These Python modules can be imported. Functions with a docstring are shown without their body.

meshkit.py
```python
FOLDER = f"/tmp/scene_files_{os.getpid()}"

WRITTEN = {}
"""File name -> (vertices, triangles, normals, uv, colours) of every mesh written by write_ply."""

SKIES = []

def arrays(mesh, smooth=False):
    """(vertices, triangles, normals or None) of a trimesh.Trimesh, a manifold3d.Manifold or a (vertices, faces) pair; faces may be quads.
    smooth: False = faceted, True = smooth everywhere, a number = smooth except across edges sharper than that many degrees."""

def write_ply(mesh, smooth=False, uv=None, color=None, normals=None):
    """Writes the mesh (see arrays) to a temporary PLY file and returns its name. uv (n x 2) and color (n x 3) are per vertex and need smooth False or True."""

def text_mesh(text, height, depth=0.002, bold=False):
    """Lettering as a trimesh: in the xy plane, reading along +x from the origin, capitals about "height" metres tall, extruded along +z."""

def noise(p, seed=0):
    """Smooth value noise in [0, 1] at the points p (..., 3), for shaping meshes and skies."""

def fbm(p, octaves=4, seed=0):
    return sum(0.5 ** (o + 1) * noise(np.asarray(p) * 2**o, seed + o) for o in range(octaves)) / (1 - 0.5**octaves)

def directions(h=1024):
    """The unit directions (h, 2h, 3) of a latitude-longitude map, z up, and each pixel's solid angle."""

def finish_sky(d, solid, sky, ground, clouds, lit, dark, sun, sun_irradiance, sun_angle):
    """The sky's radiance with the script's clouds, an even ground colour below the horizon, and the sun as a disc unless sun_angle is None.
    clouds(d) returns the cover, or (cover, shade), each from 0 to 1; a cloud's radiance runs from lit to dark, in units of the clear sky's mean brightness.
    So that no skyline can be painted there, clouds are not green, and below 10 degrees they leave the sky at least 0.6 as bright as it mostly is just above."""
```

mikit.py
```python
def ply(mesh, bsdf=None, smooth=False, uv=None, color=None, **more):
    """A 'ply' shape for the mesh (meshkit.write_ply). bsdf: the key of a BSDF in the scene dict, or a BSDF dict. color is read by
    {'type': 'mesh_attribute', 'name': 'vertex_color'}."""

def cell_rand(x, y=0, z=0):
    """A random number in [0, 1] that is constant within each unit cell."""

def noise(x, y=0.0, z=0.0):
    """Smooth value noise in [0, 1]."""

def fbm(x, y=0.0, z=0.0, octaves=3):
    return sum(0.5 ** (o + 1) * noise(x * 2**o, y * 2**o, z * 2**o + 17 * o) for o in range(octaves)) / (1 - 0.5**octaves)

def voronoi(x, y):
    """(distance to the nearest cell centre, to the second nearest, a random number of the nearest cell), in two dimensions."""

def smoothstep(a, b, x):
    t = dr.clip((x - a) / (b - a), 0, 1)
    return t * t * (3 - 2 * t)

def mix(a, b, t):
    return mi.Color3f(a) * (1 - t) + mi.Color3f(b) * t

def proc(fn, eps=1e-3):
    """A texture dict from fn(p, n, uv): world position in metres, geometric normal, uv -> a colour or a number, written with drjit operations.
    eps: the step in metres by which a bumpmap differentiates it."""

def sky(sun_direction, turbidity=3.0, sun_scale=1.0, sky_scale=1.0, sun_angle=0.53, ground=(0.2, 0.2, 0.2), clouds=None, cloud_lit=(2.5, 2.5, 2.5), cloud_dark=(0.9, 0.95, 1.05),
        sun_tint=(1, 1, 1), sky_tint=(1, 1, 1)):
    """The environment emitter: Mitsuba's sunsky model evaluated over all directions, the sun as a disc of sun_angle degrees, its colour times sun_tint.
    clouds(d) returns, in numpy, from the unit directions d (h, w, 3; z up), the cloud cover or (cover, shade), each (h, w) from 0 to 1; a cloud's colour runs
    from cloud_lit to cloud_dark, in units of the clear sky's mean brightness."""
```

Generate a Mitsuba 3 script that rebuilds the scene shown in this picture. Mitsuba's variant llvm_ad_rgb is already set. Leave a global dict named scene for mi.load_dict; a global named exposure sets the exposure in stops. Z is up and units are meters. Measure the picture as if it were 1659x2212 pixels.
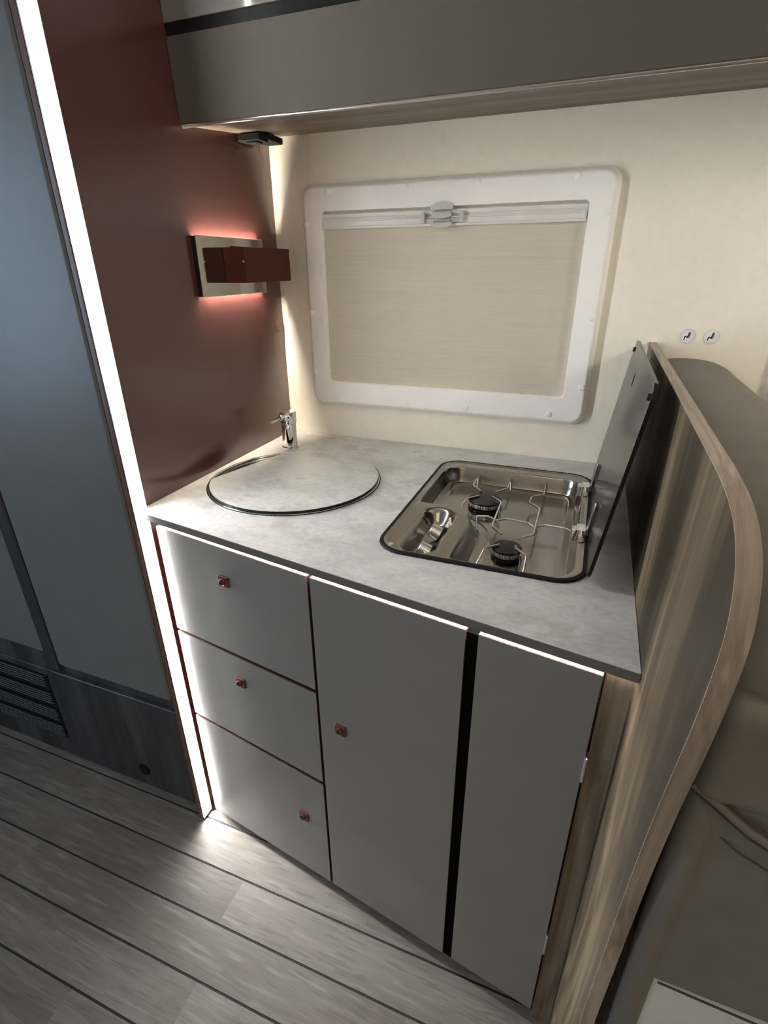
import math, random
import numpy as np
import trimesh
import shapely.geometry as sg
from shapely import affinity
from shapely.ops import unary_union
import drjit as dr
import mitsuba as mi
import mikit
import meshkit
from mikit import ply, proc, noise, fbm, smoothstep, mix

T = mi.ScalarTransform4f
rng = np.random.default_rng(7)
scene, labels = {}, {}

# ------------------------------------------------------------------ camera, lights, exposure
CAM = np.array([0.80606, -1.32504, 1.36033])
FWD = np.array([-0.32787, 0.84485, -0.42276])
UPV = np.array([-0.14613, 0.39676, 0.90622])
scene['camera'] = {'type': 'perspective', 'fov': 72.196, 'fov_axis': 'x', 'near_clip': 0.01, 'far_clip': 50.0,
                   'to_world': T().look_at(origin=CAM.tolist(), target=(CAM + FWD).tolist(), up=UPV.tolist())}
exposure = 0.8


def rgb(*c):
    return {'type': 'rgb', 'value': list(c)}


def area(*c):
    return {'type': 'area', 'radiance': rgb(*c)}


E_STRIP = area(56.0, 55.0, 54.0)        # vertical light strip on the edge of the red panel
E_TAPE = area(36.0, 34.0, 31.5)            # tape under the worktop
E_LAMP = area(400.0, 345.0, 275.0)         # slots of the wall lamp
E_WARM = area(1.15, 1.0, 0.80)  # unseen ceiling lamp behind the camera, lights fronts and floor
E_SIDE = area(26.0, 23.8, 20.2)         # unseen warm lamp out of view at the right, lights wall and seats            # 
E_COOL = area(2.3, 3.3, 4.5)            # unseen cool panel at the far left end, lights the left door


# ------------------------------------------------------------------ materials
def mat(key, **k):
    d = {'type': 'principled', **k}
    scene[key] = {'type': 'twosided', 'bsdf': d}
    return key


def tex(fn, eps=1e-3):
    return proc(fn, eps)


def bumped(key, fn, scale, **k):
    scene[key] = {'type': 'twosided', 'bsdf': {'type': 'bumpmap', 'arbitrary': tex(fn, 4e-4), 'scale': scale, 'bsdf': {'type': 'principled', **k}}}
    return key


def wood_color(along, a, b, c, dark, mid, light, scale=1.0):
    """streaky grain: along = coordinate along the grain, a and b across it"""
    wob = noise(along * 2.2, a * 5, b * 5) * 0.05 + noise(along * 7, a * 9, b * 9) * 0.012
    broad = fbm(along * 0.8 + 3.1, (a + wob) * 22 * scale, (b + wob) * 22 * scale, 3)
    fine = fbm(along * 5, (a + wob) * 170 * scale, (b + wob) * 170 * scale, 2)
    pore = noise(along * 14, a * 700 * scale, b * 700 * scale)
    t = smoothstep(0.28, 0.74, broad * 0.74 + fine * 0.26)
    col = mix(mix(dark, mid, smoothstep(0.0, 0.55, t)), light, smoothstep(0.5, 1.0, t))
    return col * (0.9 + 0.16 * pore)


def partition_fn(p, n, uv):
    return wood_color(p.z + 0.0 * p.y, p.y + 0.05 * p.z, p.x * 0.2, 0, (0.028, 0.021, 0.0135), (0.070, 0.053, 0.035), (0.150, 0.117, 0.079), 0.42)


def edge_fn(p, n, uv):
    return wood_color(p.z - p.y, p.x * 1.0, (p.z + p.y) * 0.02, 0, (0.165, 0.13, 0.102), (0.25, 0.20, 0.160), (0.34, 0.28, 0.23), 2.2)


def locker_wood_fn(p, n, uv):
    return wood_color(p.x, p.y, p.z * 0.3, 0, (0.055, 0.043, 0.032), (0.088, 0.070, 0.053), (0.125, 0.102, 0.079), 1.0)


def filler_fn(p, n, uv):
    q = p.x * 30 + fbm(p.x * 9, p.z * 2.2, 0.0, 2) * 3.2
    ring = 0.5 + 0.5 * dr.sin(q * 6.0)
    fine = fbm(p.x * 300, p.z * 6, 1.0, 2)
    return mix((0.085, 0.063, 0.042), (0.28, 0.222, 0.16), dr.clip(ring * 0.4 + fine * 0.55, 0, 1))


def plank_fn(p, n, uv):
    row = dr.floor((p.y + 0.613) / 0.1026)
    off = dr.select(row == -1, 0.51, dr.select(row == -2, 0.195, dr.select(row == -3, -0.36, dr.select(row == 0, 0.06, 0.16 + 0.237 * row))))
    cell = mikit.cell_rand(row, dr.floor((p.x - off) / 1.01), 5)
    yy = p.y + cell * 9.0
    wob = noise(p.x * 1.6, yy * 5, row) * 0.045 + noise(p.x * 6.0, yy * 22, row) * 0.006
    broad = fbm(p.x * 1.6 + 7.0 * cell, (yy + wob) * 17, row, 3)
    fine = fbm(p.x * 11.0, (yy + wob) * 130, row, 3)
    fibre = noise(p.x * 26.0, yy * 620, row)
    fleck = fbm(p.x * 21.0 + 3.0 * cell, (yy + wob) * 210, row + 4, 2)
    t = smoothstep(0.25, 0.75, broad * 0.62 + fine * 0.38)
    col = mix((0.148, 0.131, 0.114), (0.215, 0.196, 0.175), t)
    col = mix(col, (0.255, 0.240, 0.220), smoothstep(0.58, 0.85, fine) * 0.5)
    col = mix(col, (0.085, 0.068, 0.056), smoothstep(0.60, 0.80, fleck) * 0.32)
    return col * (0.9 + 0.14 * fibre) * (0.87 + 0.26 * cell)


def counter_fn(p, n, uv):
    cloud = fbm(p.x * 9 + 2.0, p.y * 15, 0.3, 5)
    spot = fbm(p.x * 130, p.y * 210, 4.0, 3)
    vein = smoothstep(0.6, 0.74, fbm(p.x * 17 + 5, p.y * 30, 9.0, 4))
    col = mix((0.42, 0.422, 0.412), (0.535, 0.54, 0.53), smoothstep(0.3, 0.7, cloud))
    return mix(col, (0.36, 0.35, 0.33), vein * 0.45) * (0.88 + 0.24 * spot)


def wall_fn(p, n, uv):
    g = fbm(p.x * 90, p.z * 90, p.y * 90, 2)
    return mi.Color3f(0.86, 0.825, 0.725) * (0.975 + 0.05 * g)


def blind_fn(p, n, uv):
    slub = fbm(p.x * 9, p.z * 420, 1.0, 3)
    slub2 = fbm(p.x * 28 + 3, p.z * 900, 2.0, 2)
    return mix((0.50, 0.46, 0.385), (0.64, 0.60, 0.515), dr.clip(0.2 + 0.4 * slub + 0.25 * slub2, 0, 1))


def leather_h(p, n, uv):
    d1, d2, r = mikit.voronoi((p.x + p.z * 0.35) * 420, (p.y + p.z * 0.8) * 420)
    return smoothstep(0.0, 0.35, d2 - d1)


def leather_fn(p, n, uv):
    g = fbm(p.x * 26, p.y * 26, p.z * 26, 3)
    return mix((0.120, 0.110, 0.100), (0.156, 0.144, 0.131), g)


def brushed_h(p, n, uv):
    return fbm(p.x * 1500, p.y * 30, p.z * 1500, 2)


def darkwood_fn(p, n, uv):
    return wood_color(p.z, p.x, p.y * 0.1, 0, (0.030, 0.028, 0.029), (0.044, 0.042, 0.043), (0.064, 0.061, 0.061), 1.0)


def scuff_fn(p, n, uv):
    return mi.Color3f(0.155, 0.155, 0.150) * (0.95 + 0.1 * fbm(p.x * 14, p.z * 14, 0.0, 3))


mat('m_plank', base_color=tex(plank_fn), roughness=0.55, specular=0.25)
mat('m_joint', base_color=rgb(0.012, 0.010, 0.010), roughness=0.7)
mat('m_wall', base_color=tex(wall_fn), roughness=0.55, specular=0.35)
mat('m_ceiling', base_color=rgb(0.62, 0.58, 0.52), roughness=0.7)
mat('m_shell_dark', base_color=rgb(0.05, 0.05, 0.052), roughness=0.5)
mat('m_shell_light', base_color=rgb(0.72, 0.66, 0.56), roughness=0.5)
mat('m_red', base_color=rgb(0.058, 0.0205, 0.0195), roughness=0.23, eta=1.7)
mat('m_red_lamp', base_color=rgb(0.052, 0.0086, 0.0050), roughness=0.45, specular=0.2)
mat('m_copper', base_color=rgb(0.125, 0.066, 0.058), roughness=0.4, specular=0.5)
mat('m_carcass', base_color=rgb(0.040, 0.016, 0.014), roughness=0.6)
mat('m_front', base_color=rgb(0.205, 0.202, 0.194), roughness=0.15, specular=0.45)
mat('m_flap', base_color=rgb(0.068, 0.065, 0.056), roughness=0.5, specular=0.12)
mat('m_flap_gloss', base_color=rgb(0.155, 0.153, 0.145), roughness=0.07, specular=0.2, clearcoat=0.5, clearcoat_gloss=0.97)
mat('m_black', base_color=rgb(0.006, 0.006, 0.006), roughness=0.6, specular=0.2)
mat('m_black_satin', base_color=rgb(0.008, 0.008, 0.009), roughness=0.22, specular=0.15)
mat('m_void', base_color=rgb(0.003, 0.003, 0.003), roughness=0.9, specular=0.02)
mat('m_grip', base_color=rgb(0.007, 0.007, 0.008), roughness=0.35, specular=0.07)
mat('m_lip', base_color=rgb(0.45, 0.42, 0.40), roughness=0.2, metallic=0.8)
mat('m_locker_wood', base_color=tex(locker_wood_fn), roughness=0.45, specular=0.4)
mat('m_partition', base_color=tex(partition_fn), roughness=0.5, specular=0.12)
mat('m_edge', base_color=tex(edge_fn), roughness=0.36, specular=0.5)
mat('m_filler', base_color=tex(filler_fn), roughness=0.45)
mat('m_counter', base_color=tex(counter_fn), roughness=0.36, specular=0.4)
mat('m_counter_edge', base_color=rgb(0.125, 0.122, 0.112), roughness=0.45)
mat('m_white', base_color=rgb(0.94, 0.935, 0.925), roughness=0.38, specular=0.4)
mat('m_rail', base_color=rgb(0.72, 0.71, 0.70), roughness=0.28, specular=0.5)
mat('m_grey_plastic', base_color=rgb(0.50, 0.51, 0.50), roughness=0.35)
mat('m_blind', base_color=tex(blind_fn), roughness=0.75, specular=0.2)
mat('m_chrome', base_color=rgb(0.86, 0.86, 0.86), roughness=0.06, metallic=1.0)
mat('m_wire', base_color=rgb(0.80, 0.78, 0.75), roughness=0.14, metallic=1.0)
mat('m_mirror', base_color=rgb(0.60, 0.575, 0.535), roughness=0.04, metallic=1.0)
bumped('m_steel', brushed_h, 0.000006, base_color=rgb(0.33, 0.308, 0.284), roughness=0.18, metallic=1.0)
mat('m_steel_dark', base_color=rgb(0.42, 0.40, 0.38), roughness=0.3, metallic=1.0)
mat('m_alu', base_color=rgb(0.72, 0.72, 0.72), roughness=0.3, metallic=1.0)
mat('m_glasslid', base_color=rgb(0.016, 0.0145, 0.0125), roughness=0.13, eta=1.12)
mat('m_enamel', base_color=rgb(0.006, 0.006, 0.006), roughness=0.3, specular=0.25)
mat('m_handle', base_color=rgb(0.085, 0.026, 0.022), roughness=0.3, specular=0.5)
mat('m_box', base_color=rgb(0.007, 0.008, 0.0085), roughness=0.7, specular=0.1)
mat('m_leftdoor', base_color=tex(scuff_fn), roughness=0.42, specular=0.6)
mat('m_darkwood', base_color=tex(darkwood_fn), roughness=0.45)
mat('m_vent', base_color=rgb(0.10, 0.10, 0.10), roughness=0.4)
bumped('m_leather', leather_h, 0.00012, base_color=tex(leather_fn), roughness=0.55, specular=0.35)
mat('m_thread', base_color=rgb(0.055, 0.038, 0.030), roughness=0.8)
mat('m_piping', base_color=rgb(0.125, 0.108, 0.092), roughness=0.6)
mat('m_fabric', base_color=rgb(0.50, 0.495, 0.49), roughness=0.8, sheen=0.3)
mat('m_sticker', base_color=rgb(0.80, 0.79, 0.80), roughness=0.4)
mat('m_print', base_color=rgb(0.012, 0.010, 0.018), roughness=0.5)
mat('m_diffuser', base_color=rgb(0.85, 0.85, 0.83), roughness=0.6)
mat('m_indicator', base_color=rgb(0.8, 0.75, 0.7), roughness=0.2, metallic=1.0)


# ------------------------------------------------------------------ mesh helpers
def add(key, mesh, m, smooth=False, label=None, cat=None, group=None, kind=None, **more):
    if key in scene:
        k = 1
        while f'{key}_{k:03d}' in scene:
            k += 1
        key = f'{key}_{k:03d}'
    scene[key] = ply(mesh, m, smooth=smooth, **more)
    tag(key, label, cat, group, kind)
    return key


def tag(key, label=None, cat=None, group=None, kind=None):
    d = {k: v for k, v in (('label', label), ('category', cat), ('group', group), ('kind', kind)) if v}
    if d:
        labels[key] = {**labels.get(key, {}), **d}


def cat_mesh(*ms):
    return trimesh.util.concatenate(list(ms))


def box(x0, x1, y0, y1, z0, z1, c=0.0):
    """box with chamfered edges (chamfer c)"""
    lo, hi = np.minimum([x0, y0, z0], [x1, y1, z1]), np.maximum([x0, y0, z0], [x1, y1, z1])
    c = min(c, 0.49 * float((hi - lo).min()))
    if c <= 0:
        return trimesh.creation.box(bounds=[lo, hi])
    pts = []
    for s in np.ndindex(2, 2, 2):
        base = [hi[i] if s[i] else lo[i] for i in range(3)]
        for ax in range(3):
            q = list(base)
            for o in range(3):
                if o != ax:
                    q[o] += -c if s[o] else c
            pts.append(q)
    return trimesh.Trimesh(pts).convex_hull


def rbox(x0, x1, y0, y1, z0, z1, r, seg=3):
    """box with rounded edges"""
    s = trimesh.creation.icosphere(subdivisions=seg, radius=r).vertices
    pts = [s + [x, y, z] for x in (x0 + r, x1 - r) for y in (y0 + r, y1 - r) for z in (z0 + r, z1 - r)]
    return trimesh.Trimesh(np.vstack(pts)).convex_hull


def rr(x0, x1, y0, y1, r, n=8):
    """counter-clockwise rounded rectangle, (4 (n + 1)) x 2"""
    out = []
    for cx, cy, a in ((x1 - r, y1 - r, 0), (x0 + r, y1 - r, 90), (x0 + r, y0 + r, 180), (x1 - r, y0 + r, 270)):
        for t in np.radians(np.linspace(a, a + 90, n + 1)):
            out.append((cx + r * math.cos(t), cy + r * math.sin(t)))
    return np.array(out)


def loft(rings, cap0=False, cap1=False, closed=False):
    n, v, f = len(rings[0]), np.vstack(rings), []
    m = len(rings)
    for k in range(m if closed else m - 1):
        a, b = k * n, ((k + 1) % m) * n
        for i in range(n):
            j = (i + 1) % n
            f += [[a + i, a + j, b + j], [a + i, b + j, b + i]]
    for on, k, flip in ((cap0, 0, True), (cap1, m - 1, False)):
        if on:
            c = len(v)
            v = np.vstack([v, rings[k].mean(0)])
            for i in range(n):
                j = (i + 1) % n
                f.append([k * n + j, k * n + i, c] if flip else [k * n + i, k * n + j, c])
    return trimesh.Trimesh(v, f, process=False)


def lathe(profile, center=(0, 0, 0), n=48):
    """profile: (r, z) pairs"""
    a = np.linspace(0, 2 * np.pi, n, endpoint=False)
    rings = [np.c_[r * np.cos(a), r * np.sin(a), np.full(n, z)] + np.array(center) for r, z in profile]
    return loft(rings, cap0=True, cap1=True)


def tube(pts, r, n=10, bend=0.0):
    """round rod along a polyline; bend rounds the corners"""
    P = np.array(pts, float)
    if bend > 0 and len(P) > 2:
        Q = [P[0]]
        for i in range(1, len(P) - 1):
            a, b = P[i - 1] - P[i], P[i + 1] - P[i]
            la, lb = np.linalg.norm(a), np.linalg.norm(b)
            k = min(bend, 0.45 * la, 0.45 * lb)
            p0, p1 = P[i] + a / la * k, P[i] + b / lb * k
            for t in np.linspace(0, 1, 5):
                Q.append((1 - t) ** 2 * p0 + 2 * t * (1 - t) * P[i] + t * t * p1)
        Q.append(P[-1])
        P = np.array(Q)
    tan = np.gradient(P, axis=0)
    tan /= np.linalg.norm(tan, axis=1, keepdims=True)
    ref = np.array([0, 0, 1.0]) if abs(tan[0][2]) < 0.9 else np.array([1.0, 0, 0])
    u = np.cross(tan[0], ref)
    u /= np.linalg.norm(u)
    rings, ang = [], np.linspace(0, 2 * np.pi, n, endpoint=False)
    for p, t in zip(P, tan):
        u = u - t * np.dot(u, t)
        u /= np.linalg.norm(u)
        w = np.cross(t, u)
        rings.append(p + r * (np.cos(ang)[:, None] * u + np.sin(ang)[:, None] * w))
    return loft(rings, True, True)


def extrude(poly, h):
    return trimesh.creation.extrude_polygon(poly, h, engine='earcut')


def moved(mesh, M):
    m = mesh.copy()
    m.apply_transform(M)
    return m


def frame_matrix(o, x, y, z):
    M = np.eye(4)
    M[:3, 0], M[:3, 1], M[:3, 2], M[:3, 3] = x, y, z, o
    return M


# ------------------------------------------------------------------ floor: planks between black joints
FX0, FX1, FY0, FY1 = -1.6, 2.3, -2.2, 0.0
add('floor', box(FX0, FX1, FY0, FY1, -0.03, -0.0015), 'm_joint', label='floor of grey brown wood planks with black joints between the rows', kind='structure')
PITCH = 0.1026
for row in range(-6, 16):
    y1 = -0.613 - PITCH * row - 0.0024
    y0 = y1 - PITCH + 0.0048
    y0, y1 = max(y0, FY0), min(y1, FY1)
    if y1 - y0 < 0.01 or y0 > -0.42:
        continue
    joints = {-1: [0.06], 0: [-0.5, 0.51], 1: [0.195], 2: [-0.36, 0.66]}.get(row, [0.16 - 0.237 * (row + 1)])
    xs = sorted({FX0, FX1, *[j + k * 1.01 for j in joints[:1] for k in range(-4, 5) if FX0 + 0.05 < j + k * 1.01 < FX1 - 0.05]})
    for a, b in zip(xs[:-1], xs[1:]):
        add('floor__plank', box(a, b, y0, y1, -0.012, 0.0), 'm_plank')

# ------------------------------------------------------------------ walls
CEIL = 2.05
add('wall_back', box(-0.06, 2.3, 0.0, 0.04, -0.03, CEIL), 'm_wall', label='cream rear wall around the window and behind the worktop', kind='structure')
add('wall_left', box(-0.0120, 0.0, -0.617, 0.0, 0.0, CEIL, 0.0008), 'm_red', label='dark red side panel left of the worktop that carries the wall lamp', kind='structure')
for yy, zz in ((-0.0289, 1.6148), (-0.0245, 1.2174)):
    a = lathe([(0.0165, 0), (0.0165, 0.0016), (0.0150, 0.0026), (0.0, 0.0027)], n=32)
    add('wall_left__cover_cap', moved(a, frame_matrix([0.0, yy, zz], [0, 1, 0], [0, 0, 1], [1, 0, 0])), 'm_red', smooth=30)
add('ceiling', box(FX0, FX1, FY0, 0.04, CEIL, CEIL + 0.03), 'm_ceiling', label='pale ceiling of the cabin', kind='structure')
add('wall_right', box(2.3, 2.34, FY0, 0.04, -0.03, CEIL), 'm_shell_light', label='light end wall past the seats', kind='structure')
add('wall_end', box(-1.64, -1.6, FY0, 0.04, -0.03, CEIL), 'm_shell_dark', label='dark end wall past the left doors', kind='structure')
add('wall_opposite', cat_mesh(box(-0.62, 0.75, FY0 - 0.04, FY0, -0.03, CEIL)), 'm_shell_light', label='unseen wall facing the kitchen, light toned to reflect in the cabinet doors', kind='structure')  # unseen; its light tone brightens the reflection in the cabinet doors
add('wall_opposite__unseen_dark_front', box(FX0, -0.62, FY0 - 0.04, FY0, -0.03, CEIL), 'm_shell_dark')  # unseen dark panel, placed to darken the reflection in the fronts
add('wall_opposite__seat_side', box(0.75, 2.3, FY0 - 0.04, FY0, -0.03, CEIL), 'm_shell_light')

# left front with its door, trim, dark base and vent
WY = -0.588
add('wall_front', box(FX0, -0.0125, WY, WY + 0.03, 0.0, CEIL), 'm_darkwood', label='dark front left of the light strip with door, frame and vented base', kind='structure')
add('wall_front__base_board', box(FX0, -0.0128, WY - 0.006, WY + 0.001, 0.004, 0.345, 0.001), 'm_darkwood')
add('wall_front__ledge', box(-0.46, -0.030, WY - 0.012, WY + 0.001, 0.345, 0.352, 0.002), 'm_darkwood')
rings = [np.c_[c[:, 0], np.full(len(c), y), c[:, 1]] for c, y in
         ((rr(-0.425, -0.045, 0.385, 2.0, 0.012), WY + 0.001), (rr(-0.425, -0.045, 0.385, 2.0, 0.012), WY - 0.008), (rr(-0.420, -0.050, 0.390, 1.995, 0.010), WY - 0.012))]
add('door_1', loft(rings, False, True), 'm_leftdoor', smooth=35, label='blue grey door left of the bright light strip', kind='structure')
rings = [np.c_[c[:, 0], np.full(len(c), y), c[:, 1]] for c, y in
         ((rr(-1.05, -0.475, 0.415, 2.0, 0.004), WY + 0.001), (rr(-1.05, -0.475, 0.415, 2.0, 0.004), WY - 0.008), (rr(-1.045, -0.480, 0.420, 1.995, 0.004), WY - 0.010))]
add('door_2', loft(rings, False, True), 'm_leftdoor', smooth=35, label='grey door at the left picture edge above the vent slats', kind='structure')
add('trim_1', cat_mesh(box(-0.470, -0.432, WY - 0.010, WY + 0.001, 0.36, 2.0, 0.002)), 'm_darkwood', label='dark upright between the two left doors', kind='structure')
tag('vent_grille', 'dark vent of thin horizontal slats in the base below the left door', 'vent')
add('vent_grille__frame', box(-0.80, -0.50, WY - 0.0075, WY - 0.004, 0.075, 0.325, 0.001), 'm_black_satin')
for g in range(4):
    for s in range(5):
        z = 0.315 - g * 0.064 - s * 0.0088
        sx = 0.001 * g
        add('vent_grille__slat', moved(box(-0.785, -0.51, -0.006, 0.002, -0.0011, 0.0011), trimesh.transformations.compose_matrix(translate=[sx, WY - 0.008, z], angles=[-0.5, 0, 0])), 'm_vent')
kn = lathe([(0.019, 0), (0.019, 0.004), (0.015, 0.006), (0.0, 0.0062)], n=32)
add('base_cap', moved(kn, frame_matrix([-0.212, WY - 0.005, 0.070], [1, 0, 0], [0, 0, 1], [0, -1, 0])), 'm_black', smooth=30,
    label='round black cap low on the dark base beside the light strip', cat='cap')

# vertical light strip on the corner
tag('light_strip', 'tall glowing white light strip on the front edge of the red panel', 'light strip')
q = np.radians(np.linspace(-90, 90, 13))
cross = np.c_[0.0018 + 0.0034 * np.cos(q), -0.6078 + 0.0130 * np.sin(q)]
nq = len(cross)
Vs = np.vstack([np.c_[cross, np.full(nq, z)] for z in (0.010, 2.04)])
Fs = [f_ for i in range(nq - 1) for f_ in ([i, i + 1, nq + i + 1], [i, nq + i + 1, nq + i])]
add('light_strip__diffuser', trimesh.Trimesh(Vs, Fs, process=False), 'm_diffuser', smooth=True, emitter=E_STRIP)
add('light_strip__rail', cat_mesh(box(0.0001, 0.0018, -0.6220, -0.5938, 0.006, 2.045), box(0.0001, 0.0046, -0.6220, -0.5938, 0.004, 0.0098), box(0.0001, 0.0078, -0.5942, -0.5930, 0.004, 2.045)), 'm_alu')  # rear flange is unseen, placed to shade the panel behind the strip
add('light_strip__profile', box(-0.0122, -0.0013, -0.6235, -0.6171, 0.0, 2.045, 0.0012), 'm_copper', label='red brown edge profile')

# ------------------------------------------------------------------ kitchen block on its slanted front
TH = math.atan(0.1672)
CA, SA = math.cos(TH), math.sin(TH)


def slant(y0):
    """local (s along the front, n outward, z) -> world, for the line y = y0 - 0.1672 x"""
    return frame_matrix([0, y0, 0], [CA, -SA, 0], [-SA, -CA, 0], [0, 0, 1])


FRONT = slant(-0.5940)
WTOP, WBOT = 0.920, 0.906
PX = 0.9148


def sbox(x0, x1, n0, n1, z0, z1, c=0.0, M=FRONT):
    m = moved(box(x0 / CA, x1 / CA, n0, n1, z0, z1, c), M)
    m.fix_normals()
    return m


def front_board(x0, x1, zt, zl, zr, t=0.017, c=0.0007):
    """front panel with a straight lower edge from zl (left) to zr (right)"""
    m = box(x0 / CA, x1 / CA, -t, 0.0, 0.0, 1.0, 0.0)
    v = m.vertices.copy()
    lo = zl + (zr - zl) * (v[:, 0] * CA - x0) / (x1 - x0)
    v[:, 2] = np.where(v[:, 2] > 0.5, zt, lo)
    m = moved(trimesh.Trimesh(v, m.faces), FRONT)
    m.fix_normals()
    return m


def zbot(x):
    return 0.0270 + (0.0482 - 0.0270) * (x - 0.0264) / 0.85


tag('kitchen_cabinet', 'grey kitchen cabinet with three drawers and two doors under the worktop', 'cabinet')
add('kitchen_cabinet__carcass', cat_mesh(sbox(0.032, 0.880, -0.036, -0.019, 0.04, 0.8985), sbox(0.012, 0.88, -0.075, -0.06, 0.0, 0.06)), 'm_carcass')


def knob(x, z, parent):
    b = [rr(-0.0122, 0.0122, -0.0120, 0.0120, 0.0022, 3), rr(-0.0122, 0.0122, -0.0120, 0.0120, 0.0022, 3), rr(-0.0112, 0.0112, -0.0110, 0.0110, 0.0018, 3)]
    plate = loft([np.c_[c, np.full(len(c), h)] for c, h in zip(b, (0.0, 0.0035, 0.0045))], True, True)
    ring = lathe([(0.0074, 0.0040), (0.0074, 0.0072), (0.0066, 0.0078), (0.0058, 0.0072), (0.0056, 0.0058), (0.0, 0.0056)], n=32)
    o = (FRONT @ np.array([x / CA, 0.0003, z, 1]))[:3]
    M = frame_matrix(o, [CA, -SA, 0], [0, 0, 1], [-SA, -CA, 0])
    return add(parent + '__push_knob', moved(cat_mesh(plate, ring), M), 'm_handle', smooth=30, label='dark copper square push knob')


def front(name, x0, x1, zt, zl, zr):
    key = add('kitchen_cabinet__' + name, front_board(x0, x1, zt, zl, zr), 'm_front')
    z_mid = lambda x: zl + (zr - zl) * (x - x0) / (x1 - x0)
    e = 0.0006
    dark = []
    for a in (x0, x1):
        dark.append(sbox(min(a, a + (e if a == x1 else -e)), max(a, a + (e if a == x1 else -e)), -0.0166, -0.0014, z_mid(a) + 0.0005, zt))
    lit = zt > 0.8
    if not lit:
        dark.append(sbox(x0 + 0.0004, x1 - 0.0004, -0.0166, -0.0034, zt, zt + e))  # away from the tape the edge is coloured dark for the gap shade
    for piece in dark:
        add(key + '__edge', piece, 'm_carcass', label='dark red brown board edge with the shade of the gap in its colour')
    for piece in (sbox(x0 + 0.0004, x1 - 0.0004, -0.0166 if lit else -0.0032, -0.0004, zt, zt + e), sbox(x0 - e, x0, -0.0014, -0.0004, z_mid(x0) + 0.0005, zt)):
        add(key + '__edging', piece, 'm_copper', label='copper coloured edge band')
    return key


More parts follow.
